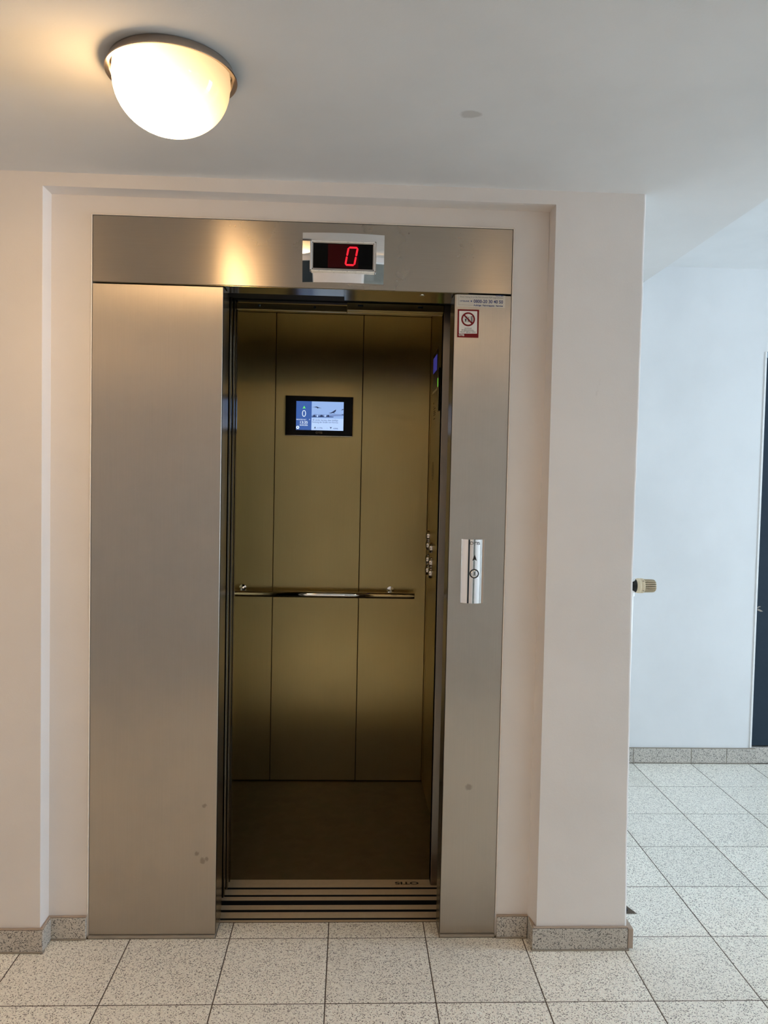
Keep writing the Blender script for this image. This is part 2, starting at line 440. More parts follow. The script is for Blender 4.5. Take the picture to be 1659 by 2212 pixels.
bm = bmesh.new()                                                   # shaft enclosure behind the wall
addbox(bm, -1.25, -1.15, .0795, YB + .1, -.4, ZC); addbox(bm, -1.25, .82, YB - .1, YB, -.4, ZC)
addbox(bm, -1.25, .82, .08, YB, -.45, -.4); addbox(bm, .72, .80, .0795, YB - .1, -.4, 0.0)
addbox(bm, -1.15, .80, .0795, .10, -.4, -.032)
addbox(bm, -1.15, .80, .0895, .11, 2.18, ZC)
struct(from_bm('wall_shaft', bm, M['dark']), 'dark lift shaft around the car')

D0, D1, DZ0, DZ1 = 2.097, 2.98, 0.086, 2.062
bm = bmesh.new()
addbox(bm, .80, D0, YB, YB + .2, 0, ZU); addbox(bm, D1, RX1 + .1, YB, YB + .2, 0, ZU)
addbox(bm, D0, D1, YB, YB + .2, 2.095, ZU); addbox(bm, D0, D1, YB + .11, YB + .2, 0, 2.1)
struct(from_bm('wall_far', bm, M['wallw']), 'bright white wall at the back beyond the pillar')
struct(box('wall_left', RX0 - .1, RX0, RY0, YW, 0, ZC, M['wall']), 'side wall to the left of the camera')
bm = bmesh.new()
addbox(bm, RX1, RX1 + .12, RY0, WY0, 0, ZU); addbox(bm, RX1, RX1 + .12, WY1, YB, 0, ZU)
addbox(bm, RX1, RX1 + .12, WY0, WY1, 0, WZ0); addbox(bm, RX1, RX1 + .12, WY0, WY1, WZ1, ZU)
struct(from_bm('wall_right', bm, M['wallw']), 'wall with a large window right of the camera')
bm = bmesh.new()
addbox(bm, RX0, -1.95, RY0 - .1, RY0, 0, ZU); addbox(bm, -.98, EX0, RY0 - .1, RY0, 0, ZU); addbox(bm, EX1, RX1, RY0 - .1, RY0, 0, ZU)
addbox(bm, -1.95, -.98, RY0 - .1, RY0, 2.05, ZU); addbox(bm, EX0, EX1, RY0 - .1, RY0, EZ1, ZU)
struct(from_bm('wall_rear', bm, M['wall']), 'wall behind the camera')
# window and doors
win = struct(empty('window_1')); win['label'] = 'large window lighting the hall from the right'
for y0 in (WY0, (WY0 + WY1) / 2 - .03, WY1 - .06): box('window_frame', RX1 + .03, RX1 + .08, y0, y0 + .06, WZ0, WZ1, M['paintw'], win, .004)
for z0 in (WZ0, WZ1 - .06): box('window_frame', RX1 + .03, RX1 + .08, WY0 + .06, WY1 - .06, z0, z0 + .06, M['paintw'], win, .004)
for y0, y1 in ((WY0 + .06, (WY0 + WY1) / 2 - .03), ((WY0 + WY1) / 2 + .03, WY1 - .06)):
    box('pane', RX1 + .052, RX1 + .056, y0, y1, WZ0 + .06, WZ1 - .06, M['glass'], win)
ent = struct(empty('door_2')); ent['label'] = 'unseen entrance door added behind the camera, its tinted glass a dim light source'
for x0 in (EX0, EX1 - .08): box('door_frame', x0, x0 + .08, RY0 - .07, RY0 - .02, 0, EZ1, M['paintw'], ent, .004)
for z0, z1 in ((0.0, .10), (EZ1 - .08, EZ1)): box('door_frame', EX0 + .08, EX1 - .08, RY0 - .07, RY0 - .02, z0, z1, M['paintw'], ent, .004)
box('pane', EX0 + .08, EX1 - .08, RY0 - .047, RY0 - .043, .10, EZ1 - .08, M['tint'], ent)  # added glazing, tinted to a dim glow that brightens the car wall
cel = struct(empty('door_3')); cel['label'] = 'dark blue door behind the camera'
box('door_leaf', -1.93, -1.0, RY0 - .08, RY0 - .03, 0.006, 2.03, M['doorblue'], cel, .003)
bm = bmesh.new(); addbox(bm, -1.95, -1.93, RY0 - .09, RY0, 0, 2.05); addbox(bm, -1.0, -.98, RY0 - .09, RY0, 0, 2.05); addbox(bm, -1.93, -1.0, RY0 - .09, RY0, 2.03, 2.05)
from_bm('door_frame', bm, M['frameblue'], cel)
dr = struct(empty('door_1')); dr['label'] = 'dark blue steel door at the right edge beyond the white wall'
box('door_leaf', D0 + .002, D1 - .002, YB + .006, YB + .05, DZ0 + .003, DZ1, M['doorblue'], dr, .003)
box('door_frame', D0 + .001, D1 - .001, YB + .002, YB + .06, DZ1 + .003, 2.094, M['frameblue'], dr, .003)
box('door_frame', D0 - .010, D0 + .001, YB - .004, YB + .05, .080, 2.094, M['paintw'], dr, .002)
box('threshold', D0 + .001, D1 - .001, YB - .002, YB + .10, 0.0, DZ0 - .004, M['skirt'], dr, .002)

for pts in ([(2.103, .800), (2.108, .808), (2.118, .809), (2.122, .806), (2.112, .803), (2.106, .796)], [(2.102, .792), (2.112, .795), (2.126, .788), (2.134, .782), (2.122, .781), (2.106, .787)]):
    poly('paint_scuff', [(a, YB + .0057, b) for a, b in pts], (0, .0002, 0), M['seal'], dr)
hdl = lathe('door_handle', [(0, -.050), (.009, -.050), (.009, -.006), (.022, -.005), (.022, 0)], (D1 - .07, YB + .0058, 1.07), M['chromeb'], dr, axis='y', n=24)
box('lever', D1 - .195, D1 - .062, YB - .050, YB - .034, 1.061, 1.079, M['chromeb'], hdl, .004, 2)

# ------------------------------------------------------------------ skirting stones
def skirt(parent, x0, x1, y0, y1, h=.066): return box('stone_slab', x0, x1, y0, y1, 0.004, h, M['skirt'], parent, .0012)
bf = struct(empty('baseboard_front')); bf['label'] = 'speckled stone skirting along the lift wall'
T = 0.013
skirt(bf, RX0, -1.16, YW - T, YW - .001); skirt(bf, -1.158, -.853, YW - T, YW - .001)
skirt(bf, -.864, -.853, YW - .0005, -.0005 - T)
skirt(bf, -.864, FL - .006, -T, -.0005); skirt(bf, FR + .006, .596, -T, -.0005)
skirt(bf, .5965, .608, YW - .0005, -.0145); skirt(bf, .5965, .888, YW - T, YW - .001)
box('stone_edge', .8895, .905, YW - T, YW + .06, 0.006, .066, M['mortar'], bf, .001)
bm = bmesh.new()
for a in ((RX0, -.855, YW - .009, YW), (-.865, -.857, YW, -.006), (-.865, FL - .006, -.009, 0), (FR + .006, .598, -.009, 0), (.599, .607, YW, -.006), (.599, .889, YW - .009, YW)):
    addbox(bm, a[0], a[1], a[2], a[3], .066, .0700, .0015)
from_bm('mortar_lip', bm, M['mortar'], bf)
bm = bmesh.new()
for a in ((RX0, -.851, YW - T - .003, YW), (-.853, FL - .004, -T - .003, 0), (FR + .004, .5955, -T - .003, 0), (.594, .893, YW - T - .003, YW)):
    addbox(bm, a[0], a[1], a[2], a[3], 0.0, .0045, .001)
from_bm('grout_joint', bm, M['seal'], bf)
bk = struct(empty('baseboard_far')); bk['label'] = 'speckled stone skirting along the white back wall'
ed = [.90, 1.1825, 1.4825, 1.7823, 1.9654, D0 + .02]
for a, b in zip(ed, ed[1:]): box('stone_slab', a + .0015, b - .0015, YB - .011, YB - .0005, 0.004, .076, M['skirt'], bk, .0012)
bm = bmesh.new(); addbox(bm, .90, D0 + .02, YB - .009, YB, 0.0, .079); from_bm('grout_joint', bm, M['seal'], bk)

# ------------------------------------------------------------------ lift portal
por = tag(empty('lift_portal'), 'brushed stainless steel lift door frame set in the wall recess', 'elevator')
box('lintel_panel', FL, FR, -.003, .0785, ZL, ZT, M['lintel'], por, .0012)
box('soffit_plate', -.007, JR + .04, .0005, .138, ZL - .0012, ZL - .0002, M['soffit'], por)
box('soffit_plate', FL + .001, -.0075, .0005, .086, ZL - .0012, ZL - .0002, M['soffit'], por)
lathe('keyhole_ring', [(.004, -.0012), (.0075, -.0015), (.0085, 0.0)], (.2299, .0392, ZL - .0013), M['chrome'], por, n=24)
lathe('keyhole', [(0, -.0009), (.0042, -.0009)], (.2299, .0392, ZL - .0013), M['blackm'], por, n=20)
for x0, x1, in ((FL, JL), (JR, FR)):
    box('jamb_panel', x0, x1, -.003, .0785, .010, ZL - .005, M['jamb'], por, .0012)
    box('base_strip', x0 - .001, x1 + .001, -.010, .086, 0.0005, .009, M['seal'], por, .002)
box('reveal_liner', JL + .0002, JL + .0012, .002, .086, .011, ZL - .006, M['reveal'], por)
box('reveal_liner', JR - .0012, JR - .0002, .002, .086, .011, ZL - .006, M['reveal'], por)
def sill(name, parent, segs, x0, x1, deep=-.022):
    """profile along y: segs of ('t'read | 'g'roove, y0, y1), extruded along x"""
    prof = [(segs[0][1], -.03)]
    for k, a, b in segs:
        if k == 't':
            n = max(1, int(round((b - a) / .0045))); wd = (b - a) / n
            for q in range(n):
                y = a + q * wd; prof += [(y, 0.0), (y + wd * .70, 0.0), (y + wd * .75, -.0009), (y + wd * .97, -.0009)]
            prof.append((b, 0.0))
        else: prof += [(a + .0001, deep), (b - .0001, deep)]
    prof.append((segs[-1][2], -.03))
    bm = bmesh.new()
    A = [bm.verts.new((x0, y, z)) for y, z in prof]; B = [bm.verts.new((x1, y, z)) for y, z in prof]
    n = len(prof)
    for i in range(n):
        f = bm.faces.new((A[i], A[(i + 1) % n], B[(i + 1) % n], B[i]))
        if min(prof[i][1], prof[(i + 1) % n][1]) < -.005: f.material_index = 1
    bm.faces.new(A); bm.faces.new(B[::-1])
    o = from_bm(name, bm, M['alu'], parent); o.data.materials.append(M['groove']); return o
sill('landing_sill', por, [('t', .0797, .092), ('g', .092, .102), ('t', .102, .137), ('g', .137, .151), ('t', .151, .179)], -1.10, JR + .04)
# landing door leaves, slid open to the left
for k, (y0, y1, xr) in enumerate(((.0905, .113, -.3668), (.135, .157, -.3725))):
    lf = tag(empty('lift_door_leaf'), ('front' if k == 0 else 'second') + ' landing door leaf slid open into the left jamb, edge showing', 'door', 'lift door leaves')
    box('leaf_panel', -1.05, xr, y0, y1, .006, 1.985, M['leaf'], lf, .0015)
    box('leaf_edge', xr + .0001, xr + .0021, y0 + .002, y1 - .002, .008, 1.983, M['reveal'], lf, .0008)
box('landing_header', -1.10, JR + .05, .090, .198, 1.9865, 2.17, M['blackm'], por)

# ------------------------------------------------------------------ lift car
CX0, CX1, CY0, CY1 = -.60, .380, .343, 1.2419
car = tag(empty('lift_car'), 'open lift car lined with olive-toned brushed steel panels', 'elevator car')
seams = [CX0, -.3275, .0695, CX1]
for a, b in zip(seams, seams[1:]): box('wall_panel', a + .0012, b - .0012, CY1, CY1 + .012, .004, 2.16, M['carback'], car, .0012)
box('panel_backing', CX0, CX1, CY1 + .0125, CY1 + .02, 0, 2.16, M['blackm'], car)
box('side_wall', CX1 + .0005, CX1 + .014, CY0 + .01, CY1 + .012, .004, 2.16, M['carside'], car)
box('side_wall', CX0 - .014, CX0 - .0005, CY0 + .01, CY1 + .012, .004, 2.16, M['carside'], car)
box('car_ceiling', CX0, CX1, CY0, CY1, 2.161, 2.18, M['carside'], car)
box('floor_covering', CX0, CX1 + .012, .3435, CY1 + .012, -.012, 0.0, M['lino'], car)
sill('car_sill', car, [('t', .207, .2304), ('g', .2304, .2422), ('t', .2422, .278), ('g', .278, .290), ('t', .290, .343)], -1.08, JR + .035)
text('OTIS', .205, .288, .308, .326, lambda x, z: (.493 - x, .634 - z, .0006), M['blackm'], car, .03)
box('door_post', .3275, CX1 + .02, .300, .345, .003, 2.10, M['jamb'], car, .0015)
box('door_post', -.62, -.3705, .3185, .345, .003, 2.10, M['leaf'], car, .0015)
box('post_cap', -.3703, -.3690, .3190, .3445, .004, 2.05, M['reveal'], car)
hd = box('door_header', -.369, 0.0, .296, .310, 1.9695, 1.991, M['carback'], car, .0015)
hd2 = box('door_header', 0.0006, .3265, .290, .312, 1.976, 2.001, M['carback'], car, .0015)
box('header_lip', 0.0008, .3262, .3125, .335, 1.9735, 1.9815, M['carback'], car, .001)
for x, p in ((-.293, hd), (-.108, hd)): lathe('bolt', [(0, -.0012), (.004, -.0010), (.0045, 0)], (x, .296, 1.983), M['blackm'], p, axis='y', n=16)
for x, p in ((.045, hd2), (.246, hd2)): box('slot', x - .009, x + .009, .2888, .2899, 1.9885, 1.9945, M['blackm'], p)
box('header_cover', -1.05, CX1 + .03, .2005, .289, 2.004, 2.175, M['blackm'], car)
box('header_cover', -1.05, CX1 + .03, .313, .3425, 2.004, 2.175, M['blackm'], car)
for k, (y0, y1, xr) in enumerate(((.212, .237, -.3735), (.264, .289, -.3708))):
    lf = tag(empty('lift_door_leaf'), ('front' if k == 0 else 'rear') + ' car door leaf slid open behind the landing leaves', 'door', 'lift door leaves')
    box('leaf_panel', -1.05, xr, y0, y1, .006, 1.998, M['leaf'], lf, .0015)
    box('leaf_edge', xr + .0001, xr + .0021, y0 + .002, y1 - .002, .008, 1.996, M['reveal'], lf, .0008)

# operating panel on the right-hand car wall
cop = tag(empty('operating_panel'), 'tall steel control panel with buttons on the right car wall', 'control panel')
px_ = .3722; yf, yn, zb_, zt_ = 1.087, .66, .10, 2.006
pts = [(yf, zb_)] + [(yf - .09 + .09 * math.cos(a), zt_ - .09 + .09 * math.sin(a)) for a in [k * math.pi / 16 for k in range(9)]] + \
      [(yn + .09 + .09 * math.cos(a), zt_ - .09 + .09 * math.sin(a)) for a in [math.pi / 2 + k * math.pi / 16 for k in range(9)]] + [(yn, zb_)]
poly('face_plate', [(px_, y, z) for y, z in pts], (.0078, 0, 0), M['carside'], cop)
box('edge_highlight', px_ - .0004, px_ + .0070, yf + .0003, yf + .0022, zb_, zt_ - .095, M['chromeb'], cop, .0006)  # added bright strip stands in for the highlight along the panel edge
dsp = box('display', px_ - .0015, px_ - .0002, .852, 1.040, 1.786, 1.962, M['chrome'], cop, .0004)
box('display_glass', px_ - .0022, px_ - .0016, .862, 1.030, 1.796, 1.952, M['black'], dsp)
box('display_image', px_ - .0026, px_ - .0023, .875, 1.020, 1.870, 1.935, M['d_blue'], dsp)
rd = box('card_reader', px_ - .006, px_ - .0002, .752, .806, 1.690, 1.862, M['black'], cop, .002)
box('indicator_light', px_ - .0070, px_ - .0061, .792, .802, 1.790, 1.825, M['d_green'], rd)
lathe('screw', [(0, -.002), (.005, -.0018), (.006, 0)], (px_ - .0002, .985, 1.742), M['chrome'], cop, axis='x', n=16)
for z0, wd in ((1.724, .02), (1.715, .07), (1.704, .06), (1.696, .075), (1.688, .07), (1.672, .06)):
    box('printed_line', px_ - .0006, px_ - .0002, .985 - wd, .985, z0, z0 + .003, M['blackm'], cop)
for k in range(-6, 7):
    h = math.sqrt(max(0, .042 ** 2 - (k * .0062) ** 2))
    box('speaker_slot', px_ - .0006, px_ - .0002, .965 - h, .965 + h, 1.452 + k * .0062 - .0011, 1.452 + k * .0062 + .0011, M['blackm'], cop)
for y, z, mm in ((1.056, 1.170, 'black'), (1.060, 1.128, 'chromeb'), (.922, 1.128, 'amber'), (1.060, 1.066, 'black'), (.925, 1.066, 'black'), (1.062, 1.018, 'black'), (.930, 1.020, 'black')):
    b = lathe('button', [(.016, -.0125), (.021, -.0125), (.0225, -.009), (.023, -.0002)], (px_, min(y, 1.062), z), M['chromeb'], cop, axis='x', n=28)
    lathe('button_face', [(0, -.010), (.0158, -.010)], (px_, min(y, 1.062), z), M[mm], b, axis='x', n=28)

# handrail on the rear car wall
hr = tag(empty('handrail'), 'polished steel handrail across the rear wall of the lift car', 'handrail')
yr, zr_ = 1.172, .885
lathe('rail', [(0, -.52), (.0128, -.52), (.014, -.518), (.014, .3205), (.0128, .3225), (0, .3225)], (0, yr, zr_), M['chrome'], hr, axis='x', n=32)
for x in (-.463, .216):
    b = lathe('bracket', [(.0, .02), (.007, .02), (.007, .0605), (.016, .062), (.017, .0692)], (x, yr - .0005, zr_ + .018), M['chrome'], hr, axis='y', n=24)
    lathe('bracket_post', [(.0065, -.006), (.0065, .019), (0, .0215)], (x, yr + .010, zr_ + .006), M['chrome'], hr, axis='z', n=20)

# information screen on the rear car wall
sd = tag(empty('information_screen'), 'black wall-mounted information screen with a lit blue display', 'screen')
SX0, SX1, SZ0, SZ1 = -.2815, .0285, 1.6030, 1.7860; sy = 1.2119
box('housing', SX0, SX1, sy + .004, CY1 - .0006, SZ0, SZ1, M['chromeb'], sd, .003, 2)
box('front_glass', SX0 + .0025, SX1 - .0025, sy, sy + .0038, SZ0 + .0025, SZ1 - .0025, M['black'], sd, .002, 2)
q = affine((350, 312), (1245, 335), (345, 872), -.2300, -.0155, 1.6300, 1.7600)
def sp(y): return lambda x, z: (x, y, z)
dp = box('display', -.2300, -.0155, sy - .0008, sy - .0002, 1.6300, 1.7600, M['s_pale'], sd)
def flat(name, pts, y, mat, parent, th=.0003): return poly(name, [(a, y, b) for a, b in pts], (0, th, 0), mat, parent)
xs_ = q(638, 600)[0]
flat('display_area', [(-.2300, 1.63), (xs_, 1.63), (xs_, 1.76), (-.2300, 1.76)], sy - .0012, M['s_blue'], dp)
zl1 = q(900, 655)[1]
flat('display_area', [(xs_, zl1), (-.0155, zl1), (-.0155, 1.76), (xs_, 1.76)], sy - .0012, M['s_sky'], dp)
rr = random.Random(5)
top = [(640, 590), (700, 565), (760, 578), (820, 572), (900, 580), (1000, 575), (1100, 570), (1200, 575), (1243, 560)]
flat('display_area', [q(*p) for p in top] + [q(1243, 604), q(1060, 612), q(640, 600)], sy - .0014, M['s_haze'], dp)
flat('display_area', [q(640, 606), q(760, 600), q(840, 604), q(1000, 612), q(1058, 618), q(1050, 632), q(900, 632), q(640, 630)], sy - .0016, M['s_ink'], dp)
for cx_, w_ in ((668, 40), (735, 26), (800, 50), (880, 30), (930, 40)):
    flat('display_area', [q(cx_, 622), q(cx_ + w_, 622), q(cx_ + w_, 592), q(cx_ + w_ * .5, 584), q(cx_, 596)], sy - .0018, M['s_dark'] if w_ > 35 else M['s_pale'], dp)
birds = ([(645, 432), (700, 425), (735, 420), (765, 434), (830, 458), (770, 448), (752, 460), (735, 442), (690, 432)],
         [(955, 548), (1005, 540), (1045, 515), (1095, 480), (1102, 490), (1090, 520), (1060, 538), (1085, 556), (1040, 546), (1005, 556)],
         [(1192, 500), (1215, 478), (1240, 466), (1240, 486), (1215, 492)], [(1200, 578), (1222, 572), (1240, 582), (1240, 592), (1220, 586)])
for b in birds: flat('bird', [q(*p) for p in b], sy - .0020, M['s_dark'], dp)
flat('arrow', [q(497, 405), q(526, 464), q(497, 452), q(468, 464)], sy - .0016, M['s_green'], dp)
def qt(s, c0, v0, c1, v1, mat, bold=0.0, y=None):
    a = q(c0, v1); b = q(c1, v0); text(s, a[0], b[0], a[1], b[1], sp(y or sy - .0017), mat, dp, bold)
qt('0', 458, 492, 532, 618, M['s_white'], -0.012)
qt('NÄCHSTER HALT', 352, 660, 540, 682, M['s_white'], .01); qt('0', 593, 664, 608, 684, M['s_white'], .02)
qt('13:35', 424, 704, 566, 752, M['s_white'], .012); qt('06.04.2026', 416, 768, 566, 794, M['s_white'], .01)
lathe('badge', [(0, 0), (.0072, 0)], (q(378, 826)[0], sy - .0016, q(378, 826)[1]), M['s_white'], dp, axis='y', n=24)
flat('badge_mark', [q(362, 828), q(372, 814), q(392, 812), q(384, 822), q(394, 838), q(376, 832)], sy - .0020, M['s_blue'], dp)
qt('40 Länder beraten über künftige', 655, 674, 1140, 708, M['s_ink']); qt('Nutzung der Straße von Hormus', 652, 716, 1140, 748, M['s_ink'])
flat('arrow', [q(705, 808), q(724, 852), q(705, 842), q(684, 850)], sy - .0016, M['s_dark'], dp)
flat('arrow', [q(1002, 858), q(984, 816), q(1002, 826), q(1024, 820)], sy - .0016, M['s_dark'], dp)
qt('+1.73%', 742, 826, 846, 854, M['s_ink'], .01); qt('-4.94%', 1044, 838, 1140, 864, M['s_ink'], .01)
flat('divider', [q(935, 822), q(938, 822), q(938, 862), q(935, 862)], sy - .0016, M['s_haze'], dp)
text('OTIS', q(725, 0)[0], q(855, 0)[0], q(790, 952)[1], q(790, 910)[1], sp(sy - .0004), M['logo'], sd, .03)

# ------------------------------------------------------------------ floor indicator above the door
ind = tag(empty('floor_indicator'), 'chrome floor indicator with red digit zero on the lintel', 'display')
IX0, IX1, IZ0, IZ1 = -.1310, .1095, 1.9895, 2.1290
bm = bmesh.new(); nx, nz = 12, 16; grid = []
for i in range(nx + 1):
    row = []
    for k in range(nz + 1):
        u, v = i / nx, k / nz
        row.append(bm.verts.new((IX0 + u * (IX1 - IX0), -.0065 - .017 * v - .005 * (1 - (2 * v - 1) ** 2) - .009 * (1 - (2 * u - 1) ** 2), IZ0 + v * (IZ1 - IZ0))))
    grid.append(row)
for i in range(nx):
    for k in range(nz): bm.faces.new((grid[i][k], grid[i + 1][k], grid[i + 1][k + 1], grid[i][k + 1]))
rim = [grid[i][0] for i in range(nx + 1)] + [grid[nx][k] for k in range(1, nz + 1)] + [grid[i][nz] for i in range(nx - 1, -1, -1)] + [grid[0][k] for k in range(nz - 1, 0, -1)]
bk_ = [bm.verts.new((v.co.x, -.0031, v.co.z)) for v in rim]
for i in range(len(rim)): bm.faces.new((rim[i], rim[(i + 1) % len(rim)], bk_[(i + 1) % len(rim)], bk_[i]))
from_bm('cover_plate', bm, M['chrome'], ind, True, 30)
qi = affine((222, 205), (1460, 255), (222, 950), IX0, IX1, IZ0, IZ1)
bx0, bz1 = qi(340, 335); bx1, bz0 = qi(1335, 850)
def frame(name, x0, x1, z0, z1, t, y0, y1, mat, parent, bev=.0012):
    bm = bmesh.new(); addbox(bm, x0, x1, y0, y1, z0, z0 + t, bev); addbox(bm, x0, x1, y0, y1, z1 - t, z1, bev)
    addbox(bm, x0, x0 + t, y0, y1, z0, z1, bev); addbox(bm, x1 - t, x1, y0, y1, z0, z1, bev); return from_bm(name, bm, mat, parent)
bz0 = qi(340, 820)[1]; 
frame('bezel', bx0, bx1, bz0, bz1, .0062, -.0415, -.010, M['chrome'], ind, .0022)
frame('bezel', bx0 + .0062, bx1 - .0062, bz0 + .0062, bz1 - .0062, .0030, -.0395, -.012, M['chromeb'], ind, .0006)
gx0, gx1, gz0, gz1 = bx0 + .0085, bx1 - .0085, bz0 + .0085, bz1 - .0085
gl = box('window_glass', gx0, gx1, -.0388, -.0150, gz0, gz1, M['black'], ind)
fx0, fx1 = qi(610, 600)[0], qi(1068, 600)[0]
box('filter', fx0, fx1, -.0390, -.0389, gz0 + .003, gz1 - .003, M['ledoff'], gl)
def seg(p0, p1, wd):
    a, b = Vector(p0), Vector(p1); d = (b - a).normalized(); n = Vector((-d.y, d.x)) * wd / 2
    pts = [a, a + d * wd * .5 + n, b - d * wd * .5 + n, b, b - d * wd * .5 - n, a + d * wd * .5 - n]
    return [tuple(p) for p in pts]
TLd, TRd, MLd, MRd, BLd, BRd = [Vector(qi(*p)) for p in ((920, 464), (1056, 470), (896, 597), (1032, 604), (874, 732), (1008, 738))]
for a, b in ((TLd, TRd), (TLd, MLd), (TRd, MRd), (MLd, BLd), (MRd, BRd), (BLd, BRd)):
    d = (b - a).normalized() * .0004
    flat('digit_segment', seg(a + d, b - d, .0052), -.0394, M['led'], gl, .0002)

# ------------------------------------------------------------------ stickers on the right jamb
YS = -.0031
s1 = tag(empty('notice_sticker'), 'grey emergency phone number sticker at the top of right jamb', 'sticker')
box('sticker_sheet', .3302, .4765, YS - .0006, YS - .0001, 1.9325, 1.9688, M['grey'], s1)
q1 = affine((262, 322), (1290, 352), (262, 630), .3300, .4762, 1.9335, 1.9735)
def t1(s, c0, v0, c1, v1, mat, bold=0.0):
    a = q1(c0, v1); b = q1(c1, v0 + (c1 - c0) * .02); text(s, a[0], b[0], a[1], b[1], sp(YS - .0008), mat, s1, bold)
t1('OTIS', 1086, 372, 1250, 402, M['blue'], .04)
t1('Dieser Aufzug ist an das Notrufsystem REM angeschlossen', 330, 402, 1248, 440, M['inkg'])
t1('OTISLINE', 330, 497, 528, 525, M['blue'], .035)
t1('0800-20 30 40 50', 622, 482, 1246, 552, M['blue'], .022)
t1('Aufzüge  Fahrtreppen  Service', 620, 592, 1244, 634, M['blue'], .03)
ph = [q1(*p) for p in ((553, 503), (594, 503), (594, 513), (584, 513), (590, 528), (558, 528), (564, 513), (553, 513))]
flat('telephone_mark', ph, YS - .0008, M['blue'], s1, .0002)
bm = bmesh.new(); a = q1(300, 365); b = q1(1240, 365); c = q1(300, 600); e = q1(610, 610)
addbox(bm, a[0], a[0] + .0005, YS - .0008, YS - .0007, c[1], 1.9685); addbox(bm, a[0], e[0], YS - .0008, YS - .0007, c[1], c[1] + .0005)
from_bm('border_line', bm, M['inkg'], s1)

s2 = tag(empty('prohibition_sticker'), 'red bordered do-not-use-lift-in-fire sticker below the phone sticker', 'sticker')
AX0, AX1, AZ0, AZ1 = .3340, .3985, 1.8412, 1.9250
box('sticker_sheet', AX0, AX1, YS - .0005, YS - .0001, AZ0, AZ1, M['red'], s2, .0)
q2 = affine((285, 665), (733, 682), (265, 1270), AX0, AX1, AZ0, AZ1)
flat('white_field', [q2(*p) for p in ((316, 703), (694, 714), (684, 1195), (305, 1190))], YS - .0007, M['white'], s2, .0002)
rc = q2(500, 886); rad = .0208
lathe('ring', [(rad - .0048, 0), (rad, 0)], (rc[0], YS - .0012, rc[1]), M['red'], s2, axis='y', n=48)
flat('bar', seg((rc[0] - rad * .62, rc[1] + rad * .62), (rc[0] + rad * .62, rc[1] - rad * .62), .0044), YS - .0013, M['red'], s2, .0001)
bm = bmesh.new()
def addline(p0, p1, wd, y):
    pts = seg(q2(*p0), q2(*p1), wd); bm.faces.new([bm.verts.new((a, y, b)) for a, b in pts])
for p0, p1 in (((414, 835), (414, 942)), ((414, 942), (545, 946)), ((545, 946), (545, 835)), ((414, 830), (545, 834)), ((478, 785), (478, 832)), ((485, 860), (485, 940))): addline(p0, p1, .0006, YS - .0009)
from_bm('cabin_outline', bm, M['ink'], s2)
for cx_ in (450, 508):
    bm = bmesh.new()
    lathe_bm(bm, [(0, 0), (.0014, 0)], (q2(cx_, 853)[0], YS - .0009, q2(cx_, 853)[1]), 'y', 12)
    bm.faces.new([bm.verts.new((a, YS - .0009, b)) for a, b in [q2(*p) for p in ((cx_ - 17, 872), (cx_ + 17, 872), (cx_ + 15, 905), (cx_ + 10, 940), (cx_ + 3, 940), (cx_, 915), (cx_ - 3, 940), (cx_ - 10, 940), (cx_ - 15, 905))]])
    from_bm('figure', bm, M['ink'], s2)
for k in range(5):
    y0 = 805 + k * 30
    flat('flame', [q2(548 + k * 5, y0), q2(575 + k * 5, y0 + 22), q2(600 + k * 2, y0 + 12), q2(592, y0 + 34), q2(570, y0 + 40)], YS - .0009, M['ink'], s2, .0001)
def t2(s, c0, v0, c1, v1, mat, bold=0.0):
    a = q2(c0, v1); b = q2(c1, v0 + (c1 - c0) * .03); text(s, a[0], b[0], a[1], b[1], sp(YS - .0009), mat, s2, bold)
t2('AUFZUG', 422, 1064, 572, 1092, M['ink']); t2('IM BRANDFALL', 362, 1100, 624, 1130, M['ink'])
t2('NICHT BENUTZEN!', 330, 1138, 656, 1172, M['ink']); t2('OTIS', 300, 1200, 416, 1242, M['white'], .04)

# ------------------------------------------------------------------ call station on the right jamb
cs = tag(empty('call_station'), 'curved chrome lift call plate with arrow and round button', 'call button')
CX, CHW, CZ0, CZ1, BUL = .3995, .0372, 1.0415, 1.2350, .0185
Rc = (CHW ** 2 + BUL ** 2) / (2 * BUL)
def cyl(x): return -.0035 - BUL + Rc - math.sqrt(max(0, Rc ** 2 - (x - CX) ** 2)) 
bm = bmesh.new(); n = 32
A = []; B = []
for i in range(n + 1):
    x = CX - CHW + 2 * CHW * i / n; y = cyl(x)
    A.append(bm.verts.new((x, y, CZ0))); B.append(bm.verts.new((x, y, CZ1)))
for i in range(n): bm.faces.new((A[i], A[i + 1], B[i + 1], B[i]))
a0, a1 = bm.verts.new((CX + CHW, -.0031, CZ0)), bm.verts.new((CX - CHW, -.0031, CZ0)); b0, b1 = bm.verts.new((CX + CHW, -.0031, CZ1)), bm.verts.new((CX - CHW, -.0031, CZ1))
bm.faces.new(A + [a0, a1]); bm.faces.new((B + [b0, b1])[::-1]); bm.faces.new((A[-1], a0, b0, B[-1])); bm.faces.new((A[0], B[0], b1, a1))
from_bm('cover', bm, M['chrome'], cs, True, 30)
onc = lambda x, z: (x, cyl(x) - .0003, z)
text('OTIS', .3852, .4165, 1.2195, 1.2285, onc, M['inkg'], cs, .03)
ax_ = .4012
bm = bmesh.new(); bm.faces.new([bm.verts.new(onc(x, z)) for x, z in ((ax_, 1.1905), (ax_ + .0072, 1.1705), (ax_, 1.1748), (ax_ - .0072, 1.1705))]); from_bm('arrow', bm, M['ink'], cs)
yb = cyl(ax_)
b = lathe('button', [(0, -.0022), (.008, -.0022), (.0102, -.0016), (.0110, -.0010)], (ax_, yb, 1.1320), M['chrome'], cs, axis='y', n=40)
